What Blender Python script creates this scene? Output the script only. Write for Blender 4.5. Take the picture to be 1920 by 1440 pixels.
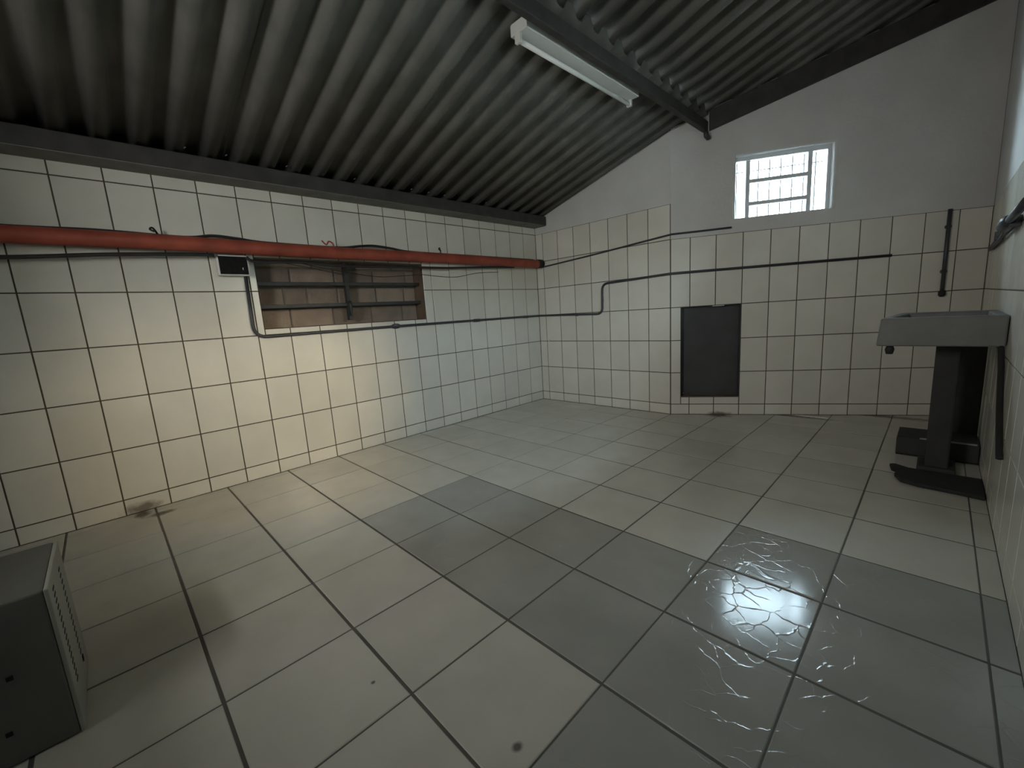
import bpy, bmesh, math, random
from mathutils import Vector, Matrix
random.seed(7)
for o in list(bpy.data.objects): bpy.data.objects.remove(o)
sc = bpy.context.scene
COL = sc.collection

# ---------------------------------------------------------------- units
U = 0.33                      # one wall tile row in metres; plan measures below are in tile rows
ZF = -0.3235                  # floor level in rows
def W(x, y, z): return Vector((x*U, y*U, (z-ZF)*U))

# ---------------------------------------------------------------- camera
def camera():
    f, yaw, pit, roll = 783.34, 0.7993, 0.1660, -0.0641
    fw = Vector((-math.sin(yaw)*math.cos(pit), math.cos(yaw)*math.cos(pit), -math.sin(pit)))
    rt = Vector((math.cos(yaw), math.sin(yaw), 0)); up = rt.cross(fw)
    r2 = rt*math.cos(roll)+up*math.sin(roll); u2 = up*math.cos(roll)-rt*math.sin(roll)
    cd = bpy.data.cameras.new('camera'); co = bpy.data.objects.new('camera', cd); COL.objects.link(co)
    m = Matrix((r2, u2, -fw)).transposed().to_4x4(); m.translation = W(10.9952, 0.8278, 3.1263)
    co.matrix_world = m
    cd.sensor_width = 36; cd.lens = f/1920*36; cd.clip_start = 0.02; cd.clip_end = 300
    sc.camera = co
camera()

# ---------------------------------------------------------------- light
SKY = 16.0
world = bpy.data.worlds.new('sky'); sc.world = world; world.use_nodes = True
bg = world.node_tree.nodes['Background']
bg.inputs[0].default_value = (0.68, 0.85, 1.0, 1); bg.inputs[1].default_value = SKY
sd = bpy.data.lights.new('sun', 'SUN'); so = bpy.data.objects.new('sun', sd); COL.objects.link(so)
sd.energy = 5.2; sd.angle = math.radians(27); sd.color = (1.0, 0.68, 0.36)
so.rotation_euler = Vector((-11.75, -4.2, -3.8)).to_track_quat('-Z', 'Y').to_euler()
so.location = (8, 10, 9)
# unseen fill light, added to shine in through the rear opening
ad = bpy.data.lights.new('fill_light', 'AREA'); ao = bpy.data.objects.new('fill_light', ad); COL.objects.link(ao)
ad.shape = 'RECTANGLE'; ad.size = 2.0; ad.size_y = 1.25; ad.energy = 98; ad.color = (0.98, 0.985, 0.96)
ao.location = W(8.1, -5.4, 5.95); ao.rotation_euler = (math.radians(90), 0, 0)
vs = sc.view_settings
vs.view_transform = 'Standard'; vs.look = 'None'; vs.gamma = 1; vs.use_curve_mapping = False
vs.exposure = 1.3

# ---------------------------------------------------------------- materials
def mat(name, col, rough=0.5, metal=0.0, spec=0.5, var=0.0, nscale=6.0, bump=0.0, bscale=60.0, objvar=0.0, coat=0.0):
    m = bpy.data.materials.new(name); m.use_nodes = True
    nt = m.node_tree; N = nt.nodes; Lk = nt.links; b = N['Principled BSDF']
    b.inputs['Roughness'].default_value = rough; b.inputs['Metallic'].default_value = metal
    b.inputs['Specular IOR Level'].default_value = spec; b.inputs['Coat Weight'].default_value = coat
    b.inputs['Base Color'].default_value = (*col, 1)
    g = N.new('ShaderNodeNewGeometry'); out = None
    if var > 0 or objvar > 0:
        n = N.new('ShaderNodeTexNoise'); n.inputs['Scale'].default_value = nscale; n.inputs['Detail'].default_value = 5
        Lk.new(g.outputs['Position'], n.inputs['Vector'])
        r = N.new('ShaderNodeMapRange'); r.inputs[1].default_value = 0.25; r.inputs[2].default_value = 0.75
        r.inputs[3].default_value = 1-var; r.inputs[4].default_value = 1+var
        Lk.new(n.outputs['Fac'], r.inputs[0]); val = r.outputs[0]
        if objvar > 0:
            oi = N.new('ShaderNodeObjectInfo'); r2 = N.new('ShaderNodeMapRange')
            r2.inputs[3].default_value = 1-objvar; r2.inputs[4].default_value = 1+objvar
            Lk.new(oi.outputs['Random'], r2.inputs[0])
            mu = N.new('ShaderNodeMath'); mu.operation = 'MULTIPLY'
            Lk.new(val, mu.inputs[0]); Lk.new(r2.outputs[0], mu.inputs[1]); val = mu.outputs[0]
        vm = N.new('ShaderNodeVectorMath'); vm.operation = 'SCALE'; vm.inputs[0].default_value = col
        Lk.new(val, vm.inputs['Scale']); Lk.new(vm.outputs[0], b.inputs['Base Color']); out = vm.outputs[0]
    if bump > 0:
        n2 = N.new('ShaderNodeTexNoise'); n2.inputs['Scale'].default_value = bscale; n2.inputs['Detail'].default_value = 4
        Lk.new(g.outputs['Position'], n2.inputs['Vector'])
        bp = N.new('ShaderNodeBump'); bp.inputs['Strength'].default_value = bump; bp.inputs['Distance'].default_value = 0.01
        Lk.new(n2.outputs['Fac'], bp.inputs['Height']); Lk.new(bp.outputs[0], b.inputs['Normal'])
    m['_c'] = 1
    return m

def stain(m, spots, dark):
    """dirt blotches of their own shape at given world points: (point, radius)"""
    nt = m.node_tree; N = nt.nodes; Lk = nt.links; b = N['Principled BSDF']
    src = b.inputs['Base Color'].links[0].from_socket
    g = N.new('ShaderNodeNewGeometry')
    nz = N.new('ShaderNodeTexNoise'); nz.inputs['Scale'].default_value = 22; nz.inputs['Detail'].default_value = 4
    Lk.new(g.outputs['Position'], nz.inputs['Vector'])
    acc = None
    for p, s in spots:
        d = N.new('ShaderNodeVectorMath'); d.operation = 'SUBTRACT'; d.inputs[1].default_value = p
        Lk.new(g.outputs['Position'], d.inputs[0])
        dv = N.new('ShaderNodeVectorMath'); dv.operation = 'DIVIDE'; dv.inputs[1].default_value = s
        Lk.new(d.outputs[0], dv.inputs[0])
        ln = N.new('ShaderNodeVectorMath'); ln.operation = 'LENGTH'; Lk.new(dv.outputs[0], ln.inputs[0])
        ad_ = N.new('ShaderNodeMath'); ad_.operation = 'ADD'; Lk.new(ln.outputs['Value'], ad_.inputs[0]); Lk.new(nz.outputs['Fac'], ad_.inputs[1])
        mr = N.new('ShaderNodeMapRange'); mr.inputs[1].default_value = 0.85; mr.inputs[2].default_value = 1.5
        mr.inputs[3].default_value = 0.8; mr.inputs[4].default_value = 0.0
        Lk.new(ad_.outputs[0], mr.inputs[0])
        if acc is None: acc = mr.outputs[0]
        else:
            mx = N.new('ShaderNodeMath'); mx.operation = 'MAXIMUM'; Lk.new(acc, mx.inputs[0]); Lk.new(mr.outputs[0], mx.inputs[1]); acc = mx.outputs[0]
    mi = N.new('ShaderNodeMix'); mi.data_type = 'RGBA'
    Lk.new(acc, mi.inputs[0]); Lk.new(src, mi.inputs[6]); mi.inputs[7].default_value = (*dark, 1)
    Lk.new(mi.outputs[2], b.inputs['Base Color'])

def crackle(m, scale, strength):
    """fine raised craquelure lines plus slow waviness in the glaze"""
    nt = m.node_tree; N = nt.nodes; Lk = nt.links; b = N['Principled BSDF']
    g = N.new('ShaderNodeNewGeometry')
    nz = N.new('ShaderNodeTexNoise'); nz.inputs['Scale'].default_value = 9; nz.inputs['Detail'].default_value = 3
    Lk.new(g.outputs['Position'], nz.inputs['Vector'])
    ma = N.new('ShaderNodeVectorMath'); ma.operation = 'MULTIPLY_ADD'
    Lk.new(nz.outputs['Color'], ma.inputs[0]); ma.inputs[1].default_value = (0.09, 0.09, 0.0); Lk.new(g.outputs['Position'], ma.inputs[2])
    v = N.new('ShaderNodeTexVoronoi'); v.feature = 'DISTANCE_TO_EDGE'; v.inputs['Scale'].default_value = scale
    Lk.new(ma.outputs[0], v.inputs['Vector'])
    mr = N.new('ShaderNodeMapRange'); mr.inputs[1].default_value = 0.0; mr.inputs[2].default_value = 0.035
    mr.inputs[3].default_value = 1.0; mr.inputs[4].default_value = 0.0
    Lk.new(v.outputs['Distance'], mr.inputs[0])
    n3 = N.new('ShaderNodeTexNoise'); n3.inputs['Scale'].default_value = 5; Lk.new(g.outputs['Position'], n3.inputs['Vector'])
    mk = N.new('ShaderNodeMapRange'); mk.inputs[1].default_value = 0.40; mk.inputs[2].default_value = 0.55; Lk.new(n3.outputs['Fac'], mk.inputs[0])
    mm = N.new('ShaderNodeMath'); mm.operation = 'MULTIPLY'; Lk.new(mr.outputs[0], mm.inputs[0]); Lk.new(mk.outputs[0], mm.inputs[1])
    bp = N.new('ShaderNodeBump'); bp.inputs['Strength'].default_value = strength; bp.inputs['Distance'].default_value = 0.002
    Lk.new(mm.outputs[0], bp.inputs['Height'])
    Lk.new(bp.outputs[0], b.inputs['Normal'])

M = {}
M['tile'] = mat('glazed_cream_wall_tile', (0.66, 0.635, 0.555), 0.22, var=0.05, nscale=4, objvar=0.05, bump=0.03, bscale=9)
M['grout'] = mat('dark_wall_grout', (0.075, 0.062, 0.042), 0.9, var=0.25, nscale=20)
M['plaster'] = mat('painted_plaster', (0.57, 0.56, 0.535), 0.75, var=0.07, nscale=3, bump=0.25, bscale=40)
M['ftile'] = mat('dry_floor_tile', (0.54, 0.52, 0.445), 0.26, var=0.07, nscale=5, objvar=0.05, bump=0.04, bscale=14)
M['fwet'] = mat('darker_glossy_floor_tile', (0.35, 0.345, 0.31), 0.13, var=0.10, nscale=4, objvar=0.04)
crackle(M['fwet'], 12, 0.20)
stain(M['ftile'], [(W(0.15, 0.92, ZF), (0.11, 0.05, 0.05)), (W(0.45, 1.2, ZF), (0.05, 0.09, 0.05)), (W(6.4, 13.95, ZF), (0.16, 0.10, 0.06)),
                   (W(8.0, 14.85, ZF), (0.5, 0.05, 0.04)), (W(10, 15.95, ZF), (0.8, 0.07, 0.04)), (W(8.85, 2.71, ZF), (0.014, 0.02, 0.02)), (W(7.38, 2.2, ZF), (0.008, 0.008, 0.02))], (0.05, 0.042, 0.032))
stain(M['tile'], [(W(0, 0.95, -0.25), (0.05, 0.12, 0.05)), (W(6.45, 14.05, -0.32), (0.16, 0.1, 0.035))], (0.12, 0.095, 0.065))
M['fgrout'] = mat('floor_grout', (0.10, 0.095, 0.08), 0.7, var=0.2, nscale=12)
M['roof'] = mat('aged_fibre_cement', (0.112, 0.109, 0.094), 0.8, var=0.30, nscale=3.5, bump=0.2, bscale=50, objvar=0.06)
M['timber'] = mat('dark_timber', (0.042, 0.039, 0.035), 0.7, var=0.35, nscale=9, bump=0.2, bscale=30)
M['litsoff'] = mat('lit_soffit_grey', (0.17, 0.165, 0.15), 0.85, var=0.2, nscale=7, bump=0.4, bscale=60)
M['red'] = mat('red_painted_pipe', (0.30, 0.062, 0.034), 0.55, var=0.35, nscale=7, bump=0.08, bscale=25)
M['black'] = mat('black_cable', (0.022, 0.022, 0.024), 0.5)
M['conduit'] = mat('dark_grey_conduit', (0.042, 0.044, 0.050), 0.45, var=0.2, nscale=15)
M['wplastic'] = mat('off_white_plastic', (0.62, 0.61, 0.56), 0.4, var=0.05)
M['bplastic'] = mat('black_face_plate', (0.012, 0.012, 0.012), 0.8, spec=0.15, var=0.3, nscale=40)
M['wmetal'] = mat('white_enamel_metal', (0.60, 0.61, 0.58), 0.35, var=0.06, nscale=10)
M['tube'] = mat('unlit_fluorescent_tube', (0.72, 0.73, 0.70), 0.12)
M['chrome'] = mat('steel_bit', (0.6, 0.6, 0.6), 0.25, metal=1.0)
M['steel'] = mat('dark_window_steel', (0.035, 0.037, 0.036), 0.5, var=0.2, nscale=20)
M['wframe'] = mat('grey_window_paint', (0.62, 0.64, 0.66), 0.45, var=0.05)
M['brick'] = mat('pale_clay_block', (0.25, 0.195, 0.15), 0.9, var=0.20, nscale=8, objvar=0.22, bump=0.4, bscale=60)
M['mortar'] = mat('grey_mortar', (0.17, 0.155, 0.13), 0.95, var=0.2, nscale=12, bump=0.4, bscale=60)
M['rust'] = mat('brown_sill', (0.135, 0.092, 0.062), 0.8, var=0.4, nscale=6)
M['hatch'] = mat('dark_steel_hatch', (0.05, 0.05, 0.052), 0.5, var=0.15, nscale=5)
M['stone'] = mat('grey_sink_stone', (0.14, 0.137, 0.125), 0.6, var=0.15, nscale=6, bump=0.3, bscale=40)
M['dkconc'] = mat('dark_concrete', (0.032, 0.031, 0.028), 0.8, var=0.3, nscale=6, bump=0.2)  # near-black even tone
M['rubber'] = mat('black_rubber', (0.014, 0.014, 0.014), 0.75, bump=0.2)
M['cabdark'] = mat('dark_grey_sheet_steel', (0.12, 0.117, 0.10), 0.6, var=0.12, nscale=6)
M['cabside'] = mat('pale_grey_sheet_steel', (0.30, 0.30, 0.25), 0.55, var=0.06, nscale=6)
M['hole'] = mat('vent_hole_black', (0.01, 0.01, 0.01), 0.9)
M['ground'] = mat('yard_ground', (0.50, 0.48, 0.44), 0.95, var=0.2, nscale=1)
M['skyblock'] = mat('sky_block_wall', (0.45, 0.42, 0.36), 0.9, var=0.1, nscale=2)
def glass():
    m = bpy.data.materials.new('clear_window_glass'); m.use_nodes = True; nt = m.node_tree; N = nt.nodes
    N.remove(N['Principled BSDF']); o = N['Material Output']
    t = N.new('ShaderNodeBsdfTransparent'); t.inputs[0].default_value = (0.93, 0.96, 0.95, 1)
    g = N.new('ShaderNodeBsdfGlossy'); g.inputs['Roughness'].default_value = 0.02
    fr = N.new('ShaderNodeFresnel'); fr.inputs[0].default_value = 1.45
    mx = N.new('ShaderNodeMixShader'); nt.links.new(fr.outputs[0], mx.inputs[0]); nt.links.new(t.outputs[0], mx.inputs[1]); nt.links.new(g.outputs[0], mx.inputs[2])
    nt.links.new(mx.outputs[0], o.inputs[0]); return m
M['glass'] = glass()

# ---------------------------------------------------------------- mesh helpers
def obj(name, bm, m, parent=None, smooth=False):
    bmesh.ops.recalc_face_normals(bm, faces=bm.faces)
    me = bpy.data.meshes.new(name); bm.to_mesh(me); bm.free()
    return obj_me(name, me, m, parent, smooth)
def obj_me(name, me, m, parent=None, smooth=False):
    if not me.materials: me.materials.append(M[m])
    if smooth:
        for p in me.polygons: p.use_smooth = True
    o = bpy.data.objects.new(name, me); COL.objects.link(o)
    if parent: o.parent = parent
    return o
def tag(o, label=None, cat=None, group=None, kind=None):
    if label: o['label'] = label
    if cat: o['category'] = cat
    if group: o['group'] = group
    if kind: o['kind'] = kind
    return o
def struct(o, label=None, cat=None): return tag(o, label, cat, kind='structure')
def thing(name, label, cat, group=None):
    o = bpy.data.objects.new(name, None); COL.objects.link(o); o.empty_display_size = 0.1
    return tag(o, label, cat, group)
def addbox(bm, pts8):
    v = [bm.verts.new(p) for p in pts8]
    for f in ((0,1,2,3),(4,7,6,5),(0,4,5,1),(1,5,6,2),(2,6,7,3),(3,7,4,0)): bm.faces.new([v[i] for i in f])
    return v
def frame_box(bm, fr, a0, a1, b0, b1, c0, c1):
    """box in a local frame fr=(origin, along, inward): a along, b inward depth, c height (rows)"""
    O, A, Nn = fr
    def P(a, b, c):
        q = O+A*a+Nn*b; return W(q.x, q.y, c)
    addbox(bm, [P(a0,b0,c0),P(a1,b0,c0),P(a1,b1,c0),P(a0,b1,c0),P(a0,b0,c1),P(a1,b0,c1),P(a1,b1,c1),P(a0,b1,c1)])
def bevel(bm, w, seg=2):
    bmesh.ops.recalc_face_normals(bm, faces=bm.faces)
    bmesh.ops.bevel(bm, geom=list(bm.edges), offset=w, segments=seg, affect='EDGES', profile=0.5)
XY = (Vector((0,0,0)), Vector((1,0,0)), Vector((0,1,0)))
def box(name, m, parent, x0, x1, y0, y1, z0, z1, bv=0.0, fr=XY, seg=2):
    bm = bmesh.new(); frame_box(bm, fr, x0, x1, y0, y1, z0, z1)
    if bv: bevel(bm, bv, seg)
    return obj(name, bm, m, parent)
def sweep(bm, pts, rad, n=12, caps=True):
    """tube along a list of world points; rad is a number or list"""
    P = [Vector(p) for p in pts]; k = len(P); rings = []
    prev = None
    for i in range(k):
        t = (P[min(i+1,k-1)]-P[max(i-1,0)]).normalized()
        if prev is None:
            a = t.cross(Vector((0,0,1)));
            if a.length < 1e-3: a = t.cross(Vector((1,0,0)))
            a.normalize()
        else:
            a = (prev - t*prev.dot(t)).normalized()
        prev = a; b = t.cross(a)
        r = rad[i] if isinstance(rad, (list, tuple)) else rad
        rings.append([bm.verts.new(P[i]+a*r*math.cos(2*math.pi*j/n)+b*r*math.sin(2*math.pi*j/n)) for j in range(n)])
    for i in range(k-1):
        for j in range(n): bm.faces.new((rings[i][j], rings[i][(j+1)%n], rings[i+1][(j+1)%n], rings[i+1][j]))
    if caps: bm.faces.new(rings[0][::-1]); bm.faces.new(rings[-1])
def rounded(pts, rad, seg=6):
    """polyline with corners rounded"""
    P = [Vector(p) for p in pts]; out = [P[0]]
    for i in range(1, len(P)-1):
        a, b, c = P[i-1], P[i], P[i+1]
        d1 = (a-b); d2 = (c-b); r = min(rad, d1.length*0.45, d2.length*0.45)
        s = b+d1.normalized()*r; e = b+d2.normalized()*r
        for t in range(seg+1):
            t /= seg; out.append(s*(1-t)**2+b*2*t*(1-t)+e*t*t)
    out.append(P[-1]); return out
def smooth_curve(pts, seg=8):
    P = [Vector(p) for p in pts]; out = []
    for i in range(len(P)-1):
        p0 = P[max(i-1,0)]; p1 = P[i]; p2 = P[i+1]; p3 = P[min(i+2,len(P)-1)]
        for k in range(seg):
            t = k/seg
            out.append(0.5*((2*p1)+(p2-p0)*t+(2*p0-5*p1+4*p2-p3)*t*t+(3*p1-p0-3*p2+p3)*t**3))
    out.append(P[-1]); return out
def tube(name, m, parent, pts, rad, n=12):
    bm = bmesh.new(); sweep(bm, pts, rad, n); return obj(name, bm, m, parent, True)

# ---------------------------------------------------------------- room frames (rows)
R = 0.6979; YC = 13.2438
aA, aB, DK = 0.0215, 0.5116, 5.237
XR = 11.75; YR = -2.6
Adir = Vector((math.cos(aA), math.sin(aA), 0)); Bdir = Vector((math.cos(aB), math.sin(aB), 0))
KP = Vector((0, YC, 0))+Adir*DK
LB = (XR-KP.x)/Bdir.x
BE = KP+Bdir*LB
FL = (Vector((0,0,0)), Vector((0,1,0)), Vector((1,0,0)))                       # left wall: a=y, inward=+x
FA = (Vector((0,YC,0)), Adir, Vector((Adir.y,-Adir.x,0)))                      # far wall
FB = (KP, Bdir, Vector((Bdir.y,-Bdir.x,0)))                                    # angled window wall
FR = (Vector((XR,0,0)), Vector((0,1,0)), Vector((-1,0,0)))                     # right wall
FE = (Vector((0,YR,0)), Vector((1,0,0)), Vector((0,1,0)))                      # rear wall
def roof1(x): return 6.41+0.283*x
def roof2(x): return 8.20+0.335*(x-6.1)
TK = 0.62          # wall thickness in rows
GR = 0.010         # grout depth behind tile face (rows)

def wall_mesh(name, fr, a0, a1, openings, ztop, m='grout', back=0.0):
    """wall slab with rectangular openings; ztop(a) gives its height"""
    bm = bmesh.new()
    cuts = sorted({a0, a1} | {c for o in openings for c in o[:2]} | set(ztop[1]))
    cuts = [c for c in cuts if a0 <= c <= a1]
    O, A, Nn = fr
    for s, e in zip(cuts[:-1], cuts[1:]):
        spans = []; low = -1.0
        for (p, q, z0, z1) in sorted(openings, key=lambda o_: o_[2]):
            if p <= s+1e-6 and e <= q+1e-6: spans.append((low, z0)); low = z1
        spans.append((low, None))
        for z0, z1 in spans:
            zs = (ztop[0](s), ztop[0](e)) if z1 is None else (z1, z1)
            def P(a, b, c):
                q = O+A*a+Nn*b; return W(q.x, q.y, c)
            b0, b1 = -TK, -back
            addbox(bm, [P(s,b0,z0),P(e,b0,z0),P(e,b1,z0),P(s,b1,z0),P(s,b0,zs[0]),P(e,b0,zs[1]),P(e,b1,zs[1]),P(s,b1,zs[0])])
    return obj(name, bm, m)

# openings (a0, a1, z0, z1)
O_LEFT = (3.64, 8.07, 3.14, 4.75)
O_HATCH = (0.29, 1.93, 0.23, 3.0)
O_WIN = (1.685, 4.04, 5.36, 7.04)
O_RWIN = (6.4, 8.9, 4.4, 5.95)
O_FILL = (5.4, 7.8, 4.05, 6.4)  # added rear opening, sized to shape the fill light

wl = struct(wall_mesh('wall_left', FL, YR-TK, YC+TK, [O_LEFT], (lambda a: 6.9, ()), back=GR), 'long left wall of cream glazed tiles below the low eave', 'wall')
wa = struct(wall_mesh('wall_far', FA, -TK, DK, [], (lambda a: roof1(max(a*Adir.x, 0))+0.12, ()), back=GR), 'short tiled far wall beside the red pipe end', 'wall')
wb = struct(wall_mesh('wall_window', FB, 0, LB+TK, [O_HATCH, O_WIN], (lambda a: (roof1(KP.x+a*Bdir.x) if KP.x+a*Bdir.x < 6.1 else roof2(KP.x+a*Bdir.x))+0.15, (0.99,)), back=GR), 'angled far wall with the bright barred window and dark hatch', 'wall')
wr = struct(wall_mesh('wall_right', FR, YR-TK, BE.y+TK, [O_RWIN], (lambda a: roof2(XR)+0.3, ()), back=GR), 'right wall seen edge-on beside the camera', 'wall')
we = struct(wall_mesh('wall_rear', FE, -TK, XR+TK, [O_FILL], (lambda a: (roof1(a) if a < 6.1 else roof2(a))+0.1, (6.1,)), m='plaster'), 'plastered rear wall with an added high opening behind the viewpoint', 'wall')
# plaster above the tiling (a skin on each wall)
def skin(name, fr, poly, parent, openings=()):
    bm = bmesh.new(); O, A, Nn = fr
    def P(a, b, c):
        q = O+A*a+Nn*b; return W(q.x, q.y, c)
    for (s, e, z0s, z0e, z1s, z1e) in poly:
        b0, b1 = -0.3, -0.004
        addbox(bm, [P(s,b0,z0s),P(e,b0,z0e),P(e,b1,z0e),P(s,b1,z0s),P(s,b0,z1s),P(e,b0,z1e),P(e,b1,z1e),P(s,b1,z1s)])
    return obj(name, bm, 'plaster', parent)
def rB(a):
    x = KP.x+a*Bdir.x; return (roof1(x) if x < 6.1 else roof2(x))+0.14
skin('plaster_panel', FA, [(0, DK, 6.0, 6.0, roof1(0)+0.1, roof1(DK)+0.1)], wa)
w0, w1, w2, w3 = O_WIN
skin('plaster_panel', FB, [(0, 0.99, 5.0, 5.0, rB(0), rB(0.985)), (0.99, w0, 5.0, 5.0, rB(1.0), rB(w0)), (w0, w1, 5.0, 5.0, w2, w2), (w0, w1, w3, w3, rB(w0), rB(w1)), (w1, LB, 5.0, 5.0, rB(w1), rB(LB))], wb)
q0, q1, q2, q3 = O_RWIN
skin('plaster_panel', FR, [(YR, q0, 5.0, 5.0, 10.2, 10.2), (q0, q1, q3, q3, 10.2, 10.2), (q1, BE.y, 5.0, 5.0, 10.2, 10.2)], wr)

# ---------------------------------------------------------------- wall tiles, one object each
TCACHE = {}
def tile_mesh(w, h, t, ch, m):
    key = (round(w, 4), round(h, 4), m)
    if key in TCACHE: return TCACHE[key]
    bm = bmesh.new(); a, b = w/2, h/2; lv = []
    for (i, d) in ((0, -t), (0, -ch), (ch, 0)):
        lv.append([bm.verts.new((sx*(a-i), sy*(b-i), d)) for sx, sy in ((-1,-1),(1,-1),(1,1),(-1,1))])
    for l0, l1 in zip(lv[:-1], lv[1:]):
        for j in range(4): bm.faces.new((l0[j], l0[(j+1)%4], l1[(j+1)%4], l1[j]))
    bm.faces.new(lv[-1]); bm.faces.new(lv[0][::-1])
    bmesh.ops.recalc_face_normals(bm, faces=bm.faces)
    me = bpy.data.meshes.new('tile'); bm.to_mesh(me); bm.free(); me.materials.append(M[m])
    TCACHE[key] = me; return me
def cut_rects(a0, a1, z0, z1, holes):
    rects = [(a0, a1, z0, z1)]
    for (p, q, s, e) in holes:
        nr = []
        for (x0, x1, y0, y1) in rects:
            if q <= x0 or p >= x1 or e <= y0 or s >= y1: nr.append((x0, x1, y0, y1)); continue
            if p > x0: nr.append((x0, p, y0, y1))
            if q < x1: nr.append((q, x1, y0, y1))
            xa, xb = max(x0, p), min(x1, q)
            if s > y0: nr.append((xa, xb, y0, s))
            if e < y1: nr.append((xa, xb, e, y1))
        rects = nr
    return rects
JT = 0.0036        # half joint in metres
def tile_wall(parent, fr, amin, amax, a_off, zmin, zmax, holes, wob=0.0012):
    O, A, Nn = fr; up = Vector((0,0,1)); n = 0
    i0 = math.floor((amin-a_off)/R)-1; i1 = math.ceil((amax-a_off)/R)+1
    right = A if A.cross(up).dot(Nn) > 0 else -A
    for i in range(i0, i1):
        for k in range(math.floor(zmin)-1, math.ceil(zmax)+1):
            x0, x1 = max(a_off+i*R, amin), min(a_off+(i+1)*R, amax); y0, y1 = max(k, zmin), min(k+1, zmax)
            if x1-x0 < 0.02 or y1-y0 < 0.02: continue
            for (p, q, s, e) in cut_rects(x0, x1, y0, y1, holes):
                w, h = (q-p)*U-2*JT, (e-s)*U-2*JT
                if w < 0.008 or h < 0.008: continue
                me = tile_mesh(w, h, 0.008, 0.0012, 'tile')
                o = bpy.data.objects.new('tile', me); COL.objects.link(o); o.parent = parent
                c = O+A*((p+q)/2); c = W(c.x, c.y, (s+e)/2)
                m = Matrix((right, up, Nn)).transposed().to_4x4()
                m = m @ Matrix.Rotation(random.uniform(-wob, wob)*3, 4, 'X') @ Matrix.Rotation(random.uniform(-wob, wob)*3, 4, 'Y')
                m.translation = c+Nn*random.uniform(-0.0004, 0.0004); o.matrix_local = m; n += 1
    return n
nt_ = [tile_wall(wl, FL, -1.4, YC, 0.0, ZF, 6.25, [O_LEFT]),
       tile_wall(wa, FA, 0.0, DK, 1.0348, ZF, 6.0, []),
       tile_wall(wb, FB, 0.0, LB, 0.5368, ZF, 5.0, [O_HATCH]),
       tile_wall(wr, FR, 5.0, BE.y, 0.30, ZF, 5.0, [O_RWIN])]
print('tiles', nt_)
skin('plaster_panel', FR, [(YR, q0, ZF-0.3, ZF-0.3, 5.0, 5.0), (q0, 5.0, ZF-0.3, ZF-0.3, q2, q2)], wr)
skin('plaster_panel', FL, [(YR, -1.4, ZF-0.3, ZF-0.3, 6.6, 6.6)], wl)

# ---------------------------------------------------------------- floor
def ymax(x): 
    return YC+x*math.tan(aA) if x <= KP.x else KP.y+(x-KP.x)*math.tan(aB)
def floor():
    bm = bmesh.new()
    P = [(-0.3, YR-0.5), (XR+0.3, YR-0.5), (XR+0.3, ymax(XR+0.3)+0.3), (KP.x, KP.y+0.3), (-0.3, YC+0.3)]
    top = [bm.verts.new(W(x, y, ZF-0.006)) for x, y in P]; bot = [bm.verts.new(W(x, y, ZF-0.5)) for x, y in P]
    bm.faces.new(top); bm.faces.new(bot[::-1])
    for i in range(5): bm.faces.new((top[i], bot[i], bot[(i+1)%5], top[(i+1)%5]))
    return obj('floor', bm, 'fgrout')
fl = struct(floor(), 'floor of large square tiles, darker and glossier to the right', 'floor')
PF, FX0, FY0 = 1.2626, 5.2462, -0.1316
JL, JM = 0.0036, 0.0014     # half joints (m): wide ones run across the room, narrow ones along it
def clip_poly(poly, n, d):   # keep n.p <= d
    out = []
    for i in range(len(poly)):
        a, b = poly[i], poly[(i+1)%len(poly)]
        da, db = n[0]*a[0]+n[1]*a[1]-d, n[0]*b[0]+n[1]*b[1]-d
        if da <= 0: out.append(a)
        if da*db < 0:
            t = da/(da-db); out.append((a[0]+(b[0]-a[0])*t, a[1]+(b[1]-a[1])*t))
    return out
def floor_piece(poly, m):
    bm = bmesh.new(); c = Vector((sum(p[0] for p in poly)/len(poly), sum(p[1] for p in poly)/len(poly)))
    lv = []
    ch = 0.0035
    for ins, z in ((0, -0.025), (0, -ch), (0.004, 0)):
        lv.append([bm.verts.new(((p[0]-c.x)*U*(1-ins/0.2), (p[1]-c.y)*U*(1-ins/0.2), z)) for p in poly])
    k = len(poly)
    for l0, l1 in zip(lv[:-1], lv[1:]):
        for j in range(k): bm.faces.new((l0[j], l0[(j+1)%k], l1[(j+1)%k], l1[j]))
    bm.faces.new(lv[-1]); bm.faces.new(lv[0][::-1])
    bmesh.ops.recalc_face_normals(bm, faces=bm.faces)
    me = bpy.data.meshes.new('floor_tile'); bm.to_mesh(me); bm.free(); me.materials.append(M[m])
    return me, c
FC = {}
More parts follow.
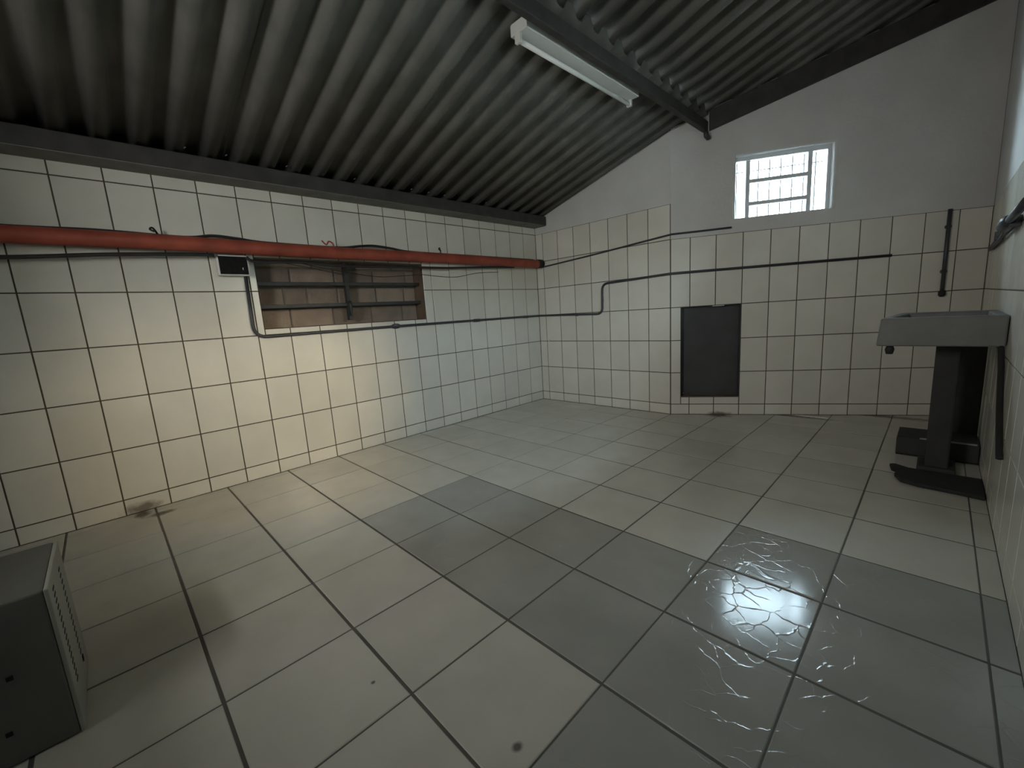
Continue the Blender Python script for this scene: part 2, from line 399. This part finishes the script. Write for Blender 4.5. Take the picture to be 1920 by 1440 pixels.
for i in range(-6, 7):
    for j in range(-3, 16):
        x0, x1 = FX0+i*PF, FX0+(i+1)*PF; y0, y1 = FY0+j*PF, FY0+(j+1)*PF
        jl, jm = JL/U, JM/U
        cx, cy = (x0+x1)/2, (y0+y1)/2
        wet = (cx > FX0+3*PF and cy < FY0+6*PF) or (cx > FX0-PF and FY0+3*PF < cy < FY0+5*PF)
        m = 'fwet' if wet else 'ftile'
        X0, X1, Y0, Y1 = max(x0+jm, 0.004), min(x1-jm, XR-0.004), max(y0+jl, YR), y1-jl
        if X1-X0 < 0.03 or Y1-Y0 < 0.03 or Y0 > ymax(XR): continue
        parts = [(X0, X1)]
        if Y1 > YC-0.1 and X0 < KP.x < X1: parts = [(X0, KP.x), (KP.x, X1)]
        for (s, e) in parts:
            poly = [(s, Y0), (e, Y0), (e, Y1), (s, Y1)]; full = (Y1 < YC-0.01) and abs((e-s)-(PF-2*jm)) < 1e-4 and abs(Y1-Y0-(PF-2*jl)) < 1e-4
            if Y1 > YC-0.05:
                t = math.tan(aA) if (s+e)/2 < KP.x else math.tan(aB)
                base = YC if (s+e)/2 < KP.x else KP.y-KP.x*math.tan(aB)
                poly = clip_poly(poly, (-t, 1), base-0.006)
            if len(poly) < 3: continue
            area = abs(sum(poly[a][0]*poly[(a+1)%len(poly)][1]-poly[(a+1)%len(poly)][0]*poly[a][1] for a in range(len(poly))))/2
            if area < 0.01: continue
            if full and m in FC: me, c = FC[m], Vector((cx, cy))
            else:
                me, c = floor_piece(poly, m)
                if full: FC[m] = me; c = Vector((cx, cy))
            o = bpy.data.objects.new('tile', me); COL.objects.link(o); o.parent = fl
            mm = Matrix.Rotation(random.uniform(-0.0016, 0.0016), 4, 'X') @ Matrix.Rotation(random.uniform(-0.0016, 0.0016), 4, 'Y')
            mm.translation = W(c.x, c.y, ZF)+Vector((0, 0, random.uniform(-0.0006, 0.0006))); o.matrix_local = mm

# ---------------------------------------------------------------- ceiling: corrugated sheets
ce = thing('ceiling', 'dark corrugated sheet ceiling rising from the left eave to the right', 'ceiling'); ce['kind'] = 'structure'
PITCH = 0.5333; AMP = 0.098
def sheet(xs, zs, y0, waves, lift, cutp):
    bm = bmesh.new(); n = waves*12; th = 0.02
    rows = []
    for (x, z) in ((xs[0], zs[0]), (xs[1], zs[1])):
        for t in (0, th):
            rows.append([bm.verts.new(W(x, y0+PITCH*i/12, z+lift+AMP*math.tanh(1.9*math.cos(2*math.pi*(i/12)))/0.956+t)) for i in range(n+1)])
    a, b, c, d = rows
    for i in range(n):
        bm.faces.new((a[i], a[i+1], c[i+1], c[i])); bm.faces.new((b[i], d[i], d[i+1], b[i+1]))
        bm.faces.new((a[i], b[i], b[i+1], a[i+1])); bm.faces.new((c[i], c[i+1], d[i+1], d[i]))
    bm.faces.new((a[0], c[0], d[0], b[0])); bm.faces.new((a[n], b[n], d[n], c[n]))
    # trimmed just past the outer face of the end walls
    for (pt, nn) in cutp:
        r = bmesh.ops.bisect_plane(bm, geom=bm.verts[:]+bm.edges[:]+bm.faces[:], plane_co=pt, plane_no=nn, clear_outer=True)
    if not bm.faces: bm.free(); return None
    return obj('roof_sheet', bm, 'roof', ce, True)
y = -3.0-0.09; k = 0
while y < 14.2:
    sheet((-0.5, 6.10), (roof1(-0.5)+0.02, roof1(6.10)+0.02), y, 6, 0.105+0.014*(k % 2), [(W(0, YC+TK+0.05, 0), Vector((0,1,0)))])
    y += PITCH*6; k += 1
y = -3.0-0.09; k = 0
while y < 17.5:
    sheet((5.85, 12.3), (roof2(5.85)+0.03, roof2(12.3)+0.03), y, 6, 0.105+0.014*(k % 2), [(W(KP.x, KP.y, 0)-FB[2]*(TK+0.05)*U, -FB[2])])
    y += PITCH*6; k += 1
# bright steel bits standing in for daylight glints in the eave gaps
for yy in (1.42, 1.95, 2.6, 3.27, 4.4, 5.95, 7.55, 8.1, 8.65, 9.4, 10.25):
    bm = bmesh.new(); p = W(0.62, yy, 6.635); sweep(bm, [p, p+Vector((0.012, 0.01, 0.006))], 0.004, 6)
    obj('eave_glint', bm, 'chrome', ce)

# eave beam, purlin with bolt, wall rafter
e1 = struct(box('trim_1', 'timber', None, -0.05, 0.58, YR, YC-0.005, 6.25, 6.56, 0.006), 'dark eave beam along the top of the left wall', 'beam')
box('lit_soffit', 'litsoff', e1, 0.0, 0.56, YR, YC-0.01, 6.235, 6.252)  # paler sheet paints in the floor light on the beam's underside
PY1 = KP.y+(6.12-KP.x)*math.tan(aB)
e2 = struct(box('trim_2', 'timber', None, 5.95, 6.09, YR, PY1+0.03, 7.78, 8.05, 0.006), 'dark timber purlin carrying the strip light', 'beam')
bm = bmesh.new(); sweep(bm, [W(6.10, PY1-0.20, 7.74), W(6.10, PY1-0.18, 7.64), W(6.11, PY1-0.06, 7.60)], 0.022, 10)
obj('hanger_bolt', bm, 'conduit', e2, True)
bm = bmesh.new()
def rf(a, b, c):
    q = KP+Bdir*a+FB[2]*b; return W(q.x, q.y, c)
s0 = (6.11-KP.x)/Bdir.x
def zl(a): return 7.87+(a-1.32)*0.291
addbox(bm, [rf(s0,-0.02,zl(s0)),rf(LB,-0.02,zl(LB)),rf(LB,0.14,zl(LB)),rf(s0,0.14,zl(s0)),rf(s0,-0.02,zl(s0)+0.5),rf(LB,-0.02,zl(LB)+0.5),rf(LB,0.14,zl(LB)+0.5),rf(s0,0.14,zl(s0)+0.5)])
bevel(bm, 0.005)
struct(obj('trim_3', bm, 'timber'), 'dark sloping rafter along the top of the window wall', 'beam')

# ---------------------------------------------------------------- window_1: overexposed barred window
w = thing('window_1', 'bright steel window high in the angled far wall', 'window'); w['kind'] = 'structure'
D0, D1 = -0.30, -0.18
def wbar(name, m, a0, a1, z0, z1, d0=D0, d1=D1, parent=w, bv=0.003): return box(name, m, parent, a0, a1, d0, d1, z0, z1, bv, FB)
a0, a1, z0, z1 = O_WIN
bm = bmesh.new()
for r_ in ((a0, a1, z1-0.12, z1), (a0, a1, z0, z0+0.05), (a0, a0+0.05, z0+0.05, z1-0.12), (a1-0.10, a1, z0+0.05, z1-0.12)): frame_box(bm, FB, r_[0], r_[1], D0-0.02, D1+0.02, r_[2], r_[3])
obj('frame', bm, 'wframe', w)
bm = bmesh.new()
for r_ in ((a0-0.05, a1+0.05, z1, z1+0.045), (a0-0.05, a0, z0, z1), (a1, a1+0.045, z0, z1)): frame_box(bm, FB, r_[0], r_[1], -0.05, 0.014, r_[2], r_[3])
obj('casing', bm, 'wmetal', w)
bm = bmesh.new()
for r_ in ((a0, a1, z1-0.012, z1+0.002), (a0, a1, z0-0.002, z0+0.012), (a0-0.002, a0+0.012, z0, z1), (a1-0.012, a1+0.002, z0, z1)): frame_box(bm, FB, r_[0], r_[1], -TK, -0.006, r_[2], r_[3])
obj('reveal_lining', bm, 'plaster', w)
for s in (2.05, 3.555): wbar('mullion', 'wframe', s-0.055, s+0.055, z0+0.05, z1-0.12)
for zz in (6.372, 5.772): wbar('transom', 'wframe', 2.095, 3.51, zz-0.05, zz+0.05)
for (p, q) in ((a0+0.05, 2.005), (3.60, a1-0.06)):
    wbar('pane', 'glass', p, q, z0+0.05, z1-0.08, -0.245, -0.235, bv=0)
for (s, e) in ((z0+0.05, 5.737), (5.807, 6.337), (6.407, z1-0.08)):
    wbar('pane', 'glass', 2.095, 3.51, s, e, -0.245, -0.235, bv=0)
for s in (1.824, 2.105, 2.386, 2.669, 2.949, 3.229, 3.51, 3.786):
    q = KP+Bdir*s+FB[2]*(-0.5); tube('grille_bar', 'steel', w, [W(q.x, q.y, z0), W(q.x, q.y, z1)], 0.006, 8)
for zz in (6.71,):
    p, q = KP+Bdir*a0+FB[2]*(-0.5), KP+Bdir*a1+FB[2]*(-0.5); tube('grille_rail', 'steel', w, [W(p.x, p.y, zz), W(q.x, q.y, zz)], 0.005, 8)
pd = bpy.data.lights.new('window_portal', 'AREA'); po = bpy.data.objects.new('window_portal', pd); COL.objects.link(po)
pd.shape = 'RECTANGLE'; pd.size = (a1-a0)*U; pd.size_y = (z1-z0)*U; pd.cycles.is_portal = True
q = KP+Bdir*((a0+a1)/2)+FB[2]*(-0.64); po.location = W(q.x, q.y, (z0+z1)/2); po.rotation_euler = FB[2].to_track_quat('-Z', 'Y').to_euler()

# ---------------------------------------------------------------- window_2: side window beside the viewpoint, out of the frame
w2_ = thing('window_2', 'wide side window in the right wall beside the viewpoint', 'window'); w2_['kind'] = 'structure'
a0, a1, z0, z1 = O_RWIN
bm = bmesh.new()
for r_ in ((a0, a1, z1-0.05, z1), (a0, a1, z0, z0+0.05), (a0, a0+0.05, z0+0.05, z1-0.05), (a1-0.05, a1, z0+0.05, z1-0.05)): frame_box(bm, FR, r_[0], r_[1], -0.6, -0.5, r_[2], r_[3])
obj('frame', bm, 'wframe', w2_)
bm = bmesh.new()
for r_ in ((a0, a1, z1-0.012, z1+0.002), (a0, a1, z0-0.002, z0+0.012), (a0-0.002, a0+0.012, z0, z1), (a1-0.012, a1+0.002, z0, z1)): frame_box(bm, FR, r_[0], r_[1], -0.49, -0.006, r_[2], r_[3])
obj('reveal_lining', bm, 'plaster', w2_)
box('pane', 'glass', w2_, a0+0.05, a1-0.05, -0.555, -0.545, z0+0.05, z1-0.05, 0, FR)
pd = bpy.data.lights.new('side_window_portal', 'AREA'); po = bpy.data.objects.new('side_window_portal', pd); COL.objects.link(po)
pd.shape = 'RECTANGLE'; pd.size = (a1-a0)*U; pd.size_y = (z1-z0)*U; pd.cycles.is_portal = True
po.location = W(XR+0.64, (a0+a1)/2, (z0+z1)/2); po.rotation_euler = Vector((-1,0,0)).to_track_quat('-Z', 'Z').to_euler()

# ---------------------------------------------------------------- window_3: bricked-up opening in the left wall
w3_ = thing('window_3', 'bricked-up window recess with dark steel bars under the red pipe', 'window'); w3_['kind'] = 'structure'
a0, a1, z0, z1 = O_LEFT
bm = bmesh.new(); frame_box(bm, FL, a0-0.2, a1+0.2, -0.70, -0.50, z0-0.2, z1+0.2)
back = obj('mortar_backing', bm, 'mortar', w3_)
rows_ = [(3.14, 3.60), (3.64, 4.10), (4.14, 4.58), (4.62, 4.75)]
offs = [(3.64, 4.39, 5.45, 6.55, 7.55, 8.07), (3.64, 4.30, 4.85, 5.64, 6.75, 7.65, 8.07), (3.64, 4.5, 5.6, 6.7, 7.75, 8.07), (3.64, 5.05, 6.2, 7.3, 8.07)]
for (s, e), xs in zip(rows_, offs):
    for p, q in zip(xs[:-1], xs[1:]):
        d = random.uniform(0.015, 0.035)
        box('brick', 'brick', w3_, p+0.02, q-0.02, -0.52, -0.50+d, s, e, 0.004, FL)
bm = bmesh.new()
for r_ in ((a0, a1, z0, z0+0.012, 1), (a1-0.012, a1, z0, z1, 0), (a0, a0+0.012, z0, z1, 0), (a0, a1, z1-0.012, z1, 0)): frame_box(bm, FL, r_[0], r_[1], -0.5, -0.03, r_[2], r_[3])
obj('reveal_lining', bm, 'rust', w3_)
for zz in (4.19, 3.655): box('bar', 'steel', w3_, a0, a1, -0.28, -0.20, zz-0.045, zz+0.045, 0.003, FL)
box('mullion', 'steel', w3_, 5.76, 5.85, -0.32, -0.17, z0+0.1, z1, 0.003, FL)
bm = bmesh.new(); sweep(bm, [W(-0.15, 5.80, 3.72), W(-0.10, 5.80, 3.62), W(-0.10, 5.79, 3.35)], [0.016, 0.016, 0.006], 8)
obj('latch_lever', bm, 'steel', w3_, True)

# ---------------------------------------------------------------- door_1: dark hatch in the angled wall
d1_ = thing('door_1', 'dark rectangular hatch low in the angled far wall', 'hatch'); d1_['kind'] = 'structure'
a0, a1, z0, z1 = O_HATCH
lf = box('leaf', 'hatch', d1_, a0, a1, -0.30, -0.22, z0, z1, 0, FB)
box('sill', 'rust', d1_, a0, a1, -0.22, -0.012, z0-0.05, z0+0.012, 0, FB)
bm = bmesh.new()
for r_ in ((a0-0.001, a0+0.012, z0, z1), (a1-0.012, a1+0.001, z0, z1), (a0, a1, z1-0.012, z1)): frame_box(bm, FB, r_[0], r_[1], -0.22, -0.012, r_[2], r_[3])
obj('reveal_lining', bm, 'hatch', d1_)
box('edge_glint', 'wplastic', d1_, 1.16, 1.48, -0.02, 0.004, z1-0.03, z1-0.008, 0, FB)  # pale strip painting the light reflected at the hatch's top edge
for s, l in ((0.36, 0.035), (0.44, 0.02)):
    box('bolt', 'chrome', d1_, s, s+l, -0.12, -0.08, 0.33, 0.352, 0.001, FB)

# ---------------------------------------------------------------- fill_opening: unseen, added with its box to let in and shape fill light
d2_ = thing('fill_opening', 'added high opening in the rear wall that lets in the fill light', 'window'); d2_['kind'] = 'structure'
a0, a1, z0, z1 = O_FILL
bm = bmesh.new()
for r_ in ((a0, a0+0.1, z0, z1), (a1-0.1, a1, z0, z1), (a0+0.1, a1-0.1, z1-0.1, z1), (a0+0.1, a1-0.1, z0, z0+0.1)): frame_box(bm, FE, r_[0], r_[1], -TK*0.7, -TK*0.3, r_[2], r_[3])
obj('frame', bm, 'timber', d2_)
bm = bmesh.new(); Y0, Y1 = YR-TK-6, YR-TK  # box added to hold the fill light and shut out the sky
for b_ in ((1, 11, Y0, Y1, ZF-0.5, ZF-0.01), (1, 11, Y0, Y1, 8.6, 9.0), (0.6, 1, Y0, Y1, ZF, 9), (11, 11.4, Y0, Y1, ZF, 9), (0.6, 11.4, Y0-0.4, Y0, ZF, 9)): frame_box(bm, XY, *b_)
struct(obj('fill_box', bm, 'plaster'), 'plastered box added round the fill light beyond the rear opening', 'wall')

# ---------------------------------------------------------------- yard outside
bm = bmesh.new()
for b_ in ((-90, -1.2, -90, 110), (12.9, 110, -90, 110), (-1.2, 12.9, 19.5, 110), (-1.2, 12.9, -90, -12)): 
    addbox(bm, [W(b_[0],b_[2],-2.2),W(b_[1],b_[2],-2.2),W(b_[1],b_[3],-2.2),W(b_[0],b_[3],-2.2),W(b_[0],b_[2],-0.5),W(b_[1],b_[2],-0.5),W(b_[1],b_[3],-0.5),W(b_[0],b_[3],-0.5)])
fb = bmesh.new(); frame_box(fb, XY, XR+30, XR+32, -60, 80, -0.5, 9.6)  # unseen wall added to cut off the low sky
struct(obj('sky_block', fb, 'skyblock'), 'unseen wall added to block the low sky outside the side window', 'wall')
struct(obj('ground', bm, 'ground'), 'bare yard ground outside the building', 'ground')

# ---------------------------------------------------------------- red pipe and its cables
PX, PZ, PR = 0.27, 4.915, 0.145
t = thing('water_pipe', 'long red painted pipe running the length of the left wall', 'pipe')
pts = [W(PX, y_, PZ+0.012*math.sin(y_*0.9)) for y_ in [YR+0.02+i*(YC-0.09-YR)/40 for i in range(41)]]
tube('pipe_run', 'red', t, pts, PR*U, 20)
tube('pipe_cap', 'rubber', t, [W(PX, YC-0.26, PZ), W(PX, YC-0.02, PZ)], (PR+0.012)*U, 20)
for y_ in (0.6, 4.3, 8.9, 12.2):      # wall brackets carrying the pipe from behind
    box('bracket', 'conduit', t, 0.004, PX, y_-0.05, y_+0.05, PZ-0.04, PZ+0.04, 0.002)
for i, (y_, h_) in enumerate(((1.97, 0.16), (5.23, 0.15), (8.62, 0.20))):
    c = [W(PX-0.06, y_+0.05, PZ+PR-0.02), W(PX, y_-0.03, PZ+PR+h_*0.75), W(PX+0.03, y_-0.08, PZ+PR+h_*0.55), W(PX+0.05, y_-0.02, PZ+PR+h_*0.3)] if i != 1 else \
        [W(PX, y_-0.12, PZ+PR+0.12), W(PX, y_-0.02, PZ+PR+0.03), W(PX, y_+0.05, PZ+PR+0.11), W(PX, y_+0.14, PZ+PR+0.07), W(PX, y_+0.16, PZ+PR-0.02)]
    tube('wire_tie', 'rubber' if i != 1 else 'red', t, smooth_curve(c, 5), 0.006, 8)
def cable(label, pts, r, name='cable', m='black'):
    o = tube(name, m, None, smooth_curve([W(*p) for p in pts], 8), r, 8); return tag(o, label, 'cable')
cable('black cable lying along the top of the red pipe with two humps',
      [(0.16, YR+0.1, 5.06), (0.18, 0.0, 5.06), (0.19, 1.15, 5.085), (0.2, 2.4, 5.06), (0.2, 2.9, 5.125), (0.2, 3.35, 5.10), (0.2, 3.9, 5.055), (0.19, 5.5, 5.05), (0.2, 6.1, 5.12), (0.2, 6.5, 5.155), (0.2, 7.0, 5.12), (0.2, 7.7, 5.06), (0.18, 10, 5.06), (0.16, 12.9, 5.06)], 0.010)
cable('thick black cable slung below the red pipe at the near left end',
      [(0.22, YR+0.1, 4.42), (0.22, -0.06, 4.555), (0.22, 1.2, 4.66), (0.22, 2.4, 4.725), (0.21, 2.86, 4.735)], 0.012)
cable('black cable hanging just under the red pipe across the bricked-up window',
      [(0.2, 3.45, 4.72), (0.2, 3.65, 4.63), (0.2, 4.6, 4.655), (0.2, 5.5, 4.60), (0.2, 6.5, 4.615), (0.2, 7.6, 4.63), (0.2, 8.9, 4.65), (0.2, 10.5, 4.72), (0.2, 11.8, 4.76)], 0.011)
cable('thin dark wire sagging across the upper part of the bricked-up window',
      [(0.12, 4.3, 4.72), (0.05, 5.0, 4.58), (-0.02, 5.8, 4.47), (-0.05, 6.6, 4.38), (-0.02, 7.3, 4.40), (0.02, 8.0, 4.45), (0.012, 8.5, 4.42), (0.012, 9.3, 4.40), (0.012, 10.2, 4.54), (0.012, 11.2, 4.6)], 0.003)
cable('thin loose wire drooping from the red pipe into the window recess',
      [(0.15, 3.7, 4.7), (0.05, 4.4, 4.62), (-0.05, 5.2, 4.50), (-0.1, 5.7, 4.42)], 0.0025)
# cable leaving the pipe end along the far walls
def onA(d, z, off=0.03): q = FA[0]+Adir*d+FA[2]*off; return W(q.x, q.y, z)
def onB(s, z, off=0.03): q = KP+Bdir*s+FB[2]*off; return W(q.x, q.y, z)
o = tube('cable', 'conduit', None, smooth_curve([onA(0.3, 4.79, 0.06), onA(0.62, 4.81), onA(2.4, 4.92), onA(4.2, 5.055), onA(5.2, 5.13), onB(0.05, 5.138), onB(0.6, 5.14), onB(1.62, 5.15)], 6), 0.009, 8)
tag(o, 'dark cable rising from the red pipe end towards the bright window', 'cable')

# ---------------------------------------------------------------- conduit from the switch box
t = thing('conduit', 'dark grey conduit from the switch box round the far corner to the window wall', 'conduit')
CR = 0.0125
L0 = 0.035
path = [W(L0, 3.42, 4.33), W(L0, 3.40, 2.965), W(L0, 6.9, 2.985), W(L0, YC-0.035, 2.99), onA(2.86, 2.93, 0.035), onA(2.88, 3.93, 0.035), onA(5.237, 4.01, 0.035), onB(0.0, 4.01, 0.035), onB(5.44, 4.01, 0.035)]
path = rounded(path[:2]+[path[2]], 0.09)[:-1]+[W(L0, 6.9, 2.985)]+rounded([W(L0, 7.1, 2.985), path[3], path[4]], 0.03)[1:-1]+rounded([path[3], path[4], path[5], path[6]], 0.075)[1:-1]+rounded([path[5], path[6]+(onB(0.0,4.01,0.035)-path[6])*0.5, path[8]], 0.04)[1:]
tube('conduit_run', 'conduit', t, path, CR, 10)
def coupling(p, d, l, r):
    d = d.normalized(); return tube('coupling', 'conduit', t, [p-d*l, p-d*l*0.8, p+d*l*0.8, p+d*l], [r*0.8, r, r, r*0.8], 12)
for y_, r_ in ((10.03, 0.017), (12.45, 0.015)): coupling(W(L0, y_, 2.985), Vector((0,1,0)), 0.05, r_)
coupling(onA(1.79, 2.945, 0.035), Adir, 0.02, 0.015)
coupling(W(L0, 4.95, 2.975), Vector((0,1,0)), 0.05, 0.0125)
# open saddle clip in the run
bm = bmesh.new()
ring = [W(L0+0.02, 6.98+0.14*math.cos(a_*math.pi/8), 2.99+0.055*math.sin(a_*math.pi/8)) for a_ in range(17)]
sweep(bm, ring, 0.006, 8); obj('saddle_clip', bm, 'conduit', t, True)
box('clip_plate', 'wplastic', t, 0.0, 0.055, 6.90, 7.06, 2.955, 3.025, 0.002)
coupling(onA(2.875, 3.42, 0.035), Vector((0,0,1)), 0.035, 0.0125)

t = thing('switch_box', 'small switch box with black face and white rim under the red pipe', 'switch box')
box('back_box', 'wplastic', t, 0.004, 0.15, 2.90, 3.50, 4.325, 4.76, 0.006)
bm = bmesh.new(); frame_box(bm, XY, 0.148, 0.158, 2.935, 3.465, 4.355, 4.73); bevel(bm, 0.001, 1); fp = obj('face_plate', bm, 'bplastic', t)
box('button', 'wplastic', fp, 0.157, 0.163, 3.355, 3.375, 4.45, 4.50, 0.0005)
box('rocker', 'bplastic', fp, 0.157, 0.166, 3.06, 3.26, 4.44, 4.64, 0.001)

# vertical pipe with tap on the angled wall
t = thing('riser_pipe', 'dark vertical pipe with a knob end on the angled wall above the sink', 'pipe')
tube('pipe_run', 'conduit', t, [onB(6.575, 5.02, 0.06), onB(6.578, 2.98, 0.06)], 0.014, 12)
tube('end_knob', 'rubber', t, [onB(6.58, 3.02, 0.06), onB(6.58, 2.99, 0.06), onB(6.58, 2.90, 0.06), onB(6.58, 2.86, 0.06)], [0.014, 0.024, 0.024, 0.012], 12)
for z_ in (4.6, 3.5):
    p = onB(6.577, z_, 0.0); q = onB(6.577, z_, 0.08); bm = bmesh.new(); sweep(bm, [p, q], 0.018, 10); obj('clip', bm, 'conduit', t)

# conduit with union on the right wall
t = thing('wall_conduit', 'twin dark pipes with a union fitting running along the right wall', 'conduit')
for dz in (-0.045, 0.045):
    tube('pipe_run', 'conduit', t, smooth_curve([W(XR-0.04, 15.9, 3.90+dz*0.3), W(XR-0.05, 14.6, 3.92+dz*0.7), W(XR-0.07, 12.6, 3.98+dz), W(XR-0.10, 11.4, 4.02+dz*0.7)], 6), 0.010, 10)
tube('union', 'conduit', t, [W(XR-0.10, 11.75, 4.02), W(XR-0.11, 11.6, 4.02), W(XR-0.12, 10.9, 4.03), W(XR-0.12, 10.7, 4.03)], [0.02, 0.032, 0.032, 0.02], 12)
tube('feed_pipe', 'conduit', t, [W(XR-0.12, 10.9, 4.03), W(XR-0.12, 8.8, 4.06)], 0.017, 12)
for y_ in (13.4, 10.75): box('wall_clip', 'conduit', t, XR-0.12, XR, y_-0.05, y_+0.05, 3.93, 4.09, 0.003)

# ---------------------------------------------------------------- strip light under the purlin
t = thing('strip_light', 'unlit white fluorescent strip light fixed beside the dark purlin', 'lamp')
LX = 5.80; y0, y1 = 6.73, 10.48
bm = bmesh.new()
prof = [(LX+0.02, 7.815), (LX+0.02, 7.99), (LX-0.02, 8.01), (LX-0.34, 8.01), (LX-0.36, 7.985), (LX-0.36, 7.815)]
v0 = [bm.verts.new(W(x_, y0, z_)) for x_, z_ in prof]; v1 = [bm.verts.new(W(x_, y1, z_)) for x_, z_ in prof]
n = len(prof)
for i in range(n): bm.faces.new((v0[i], v0[(i+1)%n], v1[(i+1)%n], v1[i]))
bm.faces.new(v0[::-1]); bm.faces.new(v1)
bevel(bm, 0.003, 1)
obj('housing', bm, 'wmetal', t)
for x_ in (LX-0.21,):
    tube('fluorescent_tube', 'tube', t, [W(x_, y0+0.07, 7.725), W(x_, y1-0.07, 7.725)], 0.0135, 14)
    for yy in (y0, y1-0.07):
        bm = bmesh.new(); frame_box(bm, XY, x_-0.06, x_+0.06, yy, yy+0.07, 7.675, 7.83); bevel(bm, 0.004); obj('lamp_holder', bm, 'wplastic', t)
for yy in (y0+0.5, y1-0.5):
    box('mounting_strap', 'wmetal', t, LX-0.02, 5.95, yy-0.05, yy+0.05, 7.96, 8.01, 0.001)

# ---------------------------------------------------------------- sink corner
t = thing('utility_sink', 'grey slab-fronted utility sink on a dark pillar against the right wall', 'sink')
bm = bmesh.new()
sx0, sx1, sy0, sy1 = 10.27, XR-0.012, 10.5, 12.5
outer = [(sx0, sy0), (sx1, sy0), (sx1, sy1), (sx0+0.16, sy1)]
b0 = [bm.verts.new(W(x_-(0.02 if x_ < 11 else 0), y_, 2.165)) for x_, y_ in outer]
t0 = [bm.verts.new(W(x_+(0.02 if x_ < 11 else 0), y_, 2.645)) for x_, y_ in outer]
inn = [(sx0+0.16, sy0+0.16), (sx1-0.12, sy0+0.16), (sx1-0.12, sy1-0.3), (sx0+0.3, sy1-0.3)]
t1 = [bm.verts.new(W(x_, y_, 2.645)) for x_, y_ in inn]; t2 = [bm.verts.new(W(x_, y_, 2.28)) for x_, y_ in [(a*0.9+11.05*0.1, b*0.9+11.5*0.1) for a, b in inn]]
for i in range(4):
    j = (i+1) % 4
    bm.faces.new((b0[i], b0[j], t0[j], t0[i])); bm.faces.new((t0[i], t0[j], t1[j], t1[i])); bm.faces.new((t1[i], t1[j], t2[j], t2[i]))
bm.faces.new(b0[::-1]); bm.faces.new(t2)
bevel(bm, 0.008, 2)
bs = obj('basin', bm, 'stone', t)
box('pillar', 'dkconc', t, 11.0, 11.32, 11.6, 12.1, ZF+0.01, 2.18, 0.01)
box('pillar_foot', 'dkconc', t, 10.9, 11.42, 11.5, 12.2, ZF+0.005, ZF+0.12, 0.008)
tag(box('shade_board', 'dkconc', None, 11.30, XR-0.012, 13.5, 13.6, ZF+0.008, 2.1, 0.004), 'dark upright board added for the shade behind the sink by the right wall', 'board')  # dark board stands in for the shade right of the pillar
tube('drain_spigot', 'rubber', bs, [W(10.43, 10.62, 2.17), W(10.43, 10.62, 2.10), W(10.43, 10.62, 2.02)], [0.014, 0.022, 0.016], 10)
tube('dark_tube', 'rubber', t, smooth_curve([W(XR-0.06, 10.56, 2.2), W(XR-0.05, 10.3, 1.9), W(XR-0.05, 9.8, 1.35), W(XR-0.05, 9.3, 0.95), W(XR-0.045, 9.15, 0.8)], 6), 0.012, 10)  # dark tube slanting down along the right wall
bm = bmesh.new()  # raised black slab lying on the floor
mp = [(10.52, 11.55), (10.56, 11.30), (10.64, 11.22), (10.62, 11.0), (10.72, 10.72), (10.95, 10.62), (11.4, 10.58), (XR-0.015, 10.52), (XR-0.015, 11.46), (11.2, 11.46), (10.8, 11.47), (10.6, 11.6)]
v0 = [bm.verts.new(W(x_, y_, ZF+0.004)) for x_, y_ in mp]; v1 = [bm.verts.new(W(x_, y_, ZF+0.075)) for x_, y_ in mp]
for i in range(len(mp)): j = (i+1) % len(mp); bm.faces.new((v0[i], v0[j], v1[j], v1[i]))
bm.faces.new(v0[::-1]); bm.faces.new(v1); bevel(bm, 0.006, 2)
tag(obj('black_slab', bm, 'rubber'), 'thick black slab on the floor in front of the sink pillar', 'mat')
t = thing('floor_block', 'low dark block with a pale front edge behind the sink pillar', 'block')
box('block_body', 'dkconc', t, 10.55, XR-0.015, 12.5, 13.4, ZF+0.005, 0.06, 0.006)
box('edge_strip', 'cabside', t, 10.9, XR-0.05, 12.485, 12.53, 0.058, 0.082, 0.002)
box('base_strip', 'hole', t, 10.56, XR-0.02, 12.485, 12.502, ZF+0.006, ZF+0.035)  # thin black strip along the foot of the block

# ---------------------------------------------------------------- vented cabinet at the lower left
t = thing('metal_cabinet', 'low dark metal cabinet with a pale vented side at the left edge', 'cabinet')
cx0, cx1, cy1, cz1 = 4.66, 5.87, 0.20, 1.09
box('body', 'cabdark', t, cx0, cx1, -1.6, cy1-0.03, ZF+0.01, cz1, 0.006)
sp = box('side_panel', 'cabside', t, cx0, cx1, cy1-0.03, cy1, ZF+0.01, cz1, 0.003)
def vents(x_, z_a, z_b, n_):
    bm = bmesh.new()
    for i in range(n_):
        zc = z_a+(z_b-z_a)*i/(n_-1)
        frame_box(bm, XY, x_-0.05, x_+0.05, cy1-0.02, cy1+0.003, zc-0.011, zc+0.011)
    return tag(obj('vent_holes', bm, 'hole', sp), 'column of small black vent holes', kind='stuff')
vents(5.05, 0.92, 0.0, 15); vents(5.62, 0.98, 0.06, 16)
box('latch', 'hole', sp, 5.0, 5.06, cy1-0.01, cy1+0.008, -0.12, -0.06, 0.001)
for y_, z_ in ((-0.12, 0.45), (-0.2, -0.02)): box('screw', 'hole', t, cx1-0.005, cx1+0.006, y_-0.02, y_+0.02, z_-0.02, z_+0.02, 0.001)

# small white plug on the far wall near the corner
p = onA(0.445, 2.03, 0.0); q = onA(0.445, 2.03, 0.03)
bm = bmesh.new(); sweep(bm, [p, p+(q-p)*0.7, q], [0.011, 0.011, 0.006], 12)  # small raised white disc
tag(obj('wall_speck', bm, 'wmetal', None, True), 'tiny white plug on the far wall near the corner', 'speck')
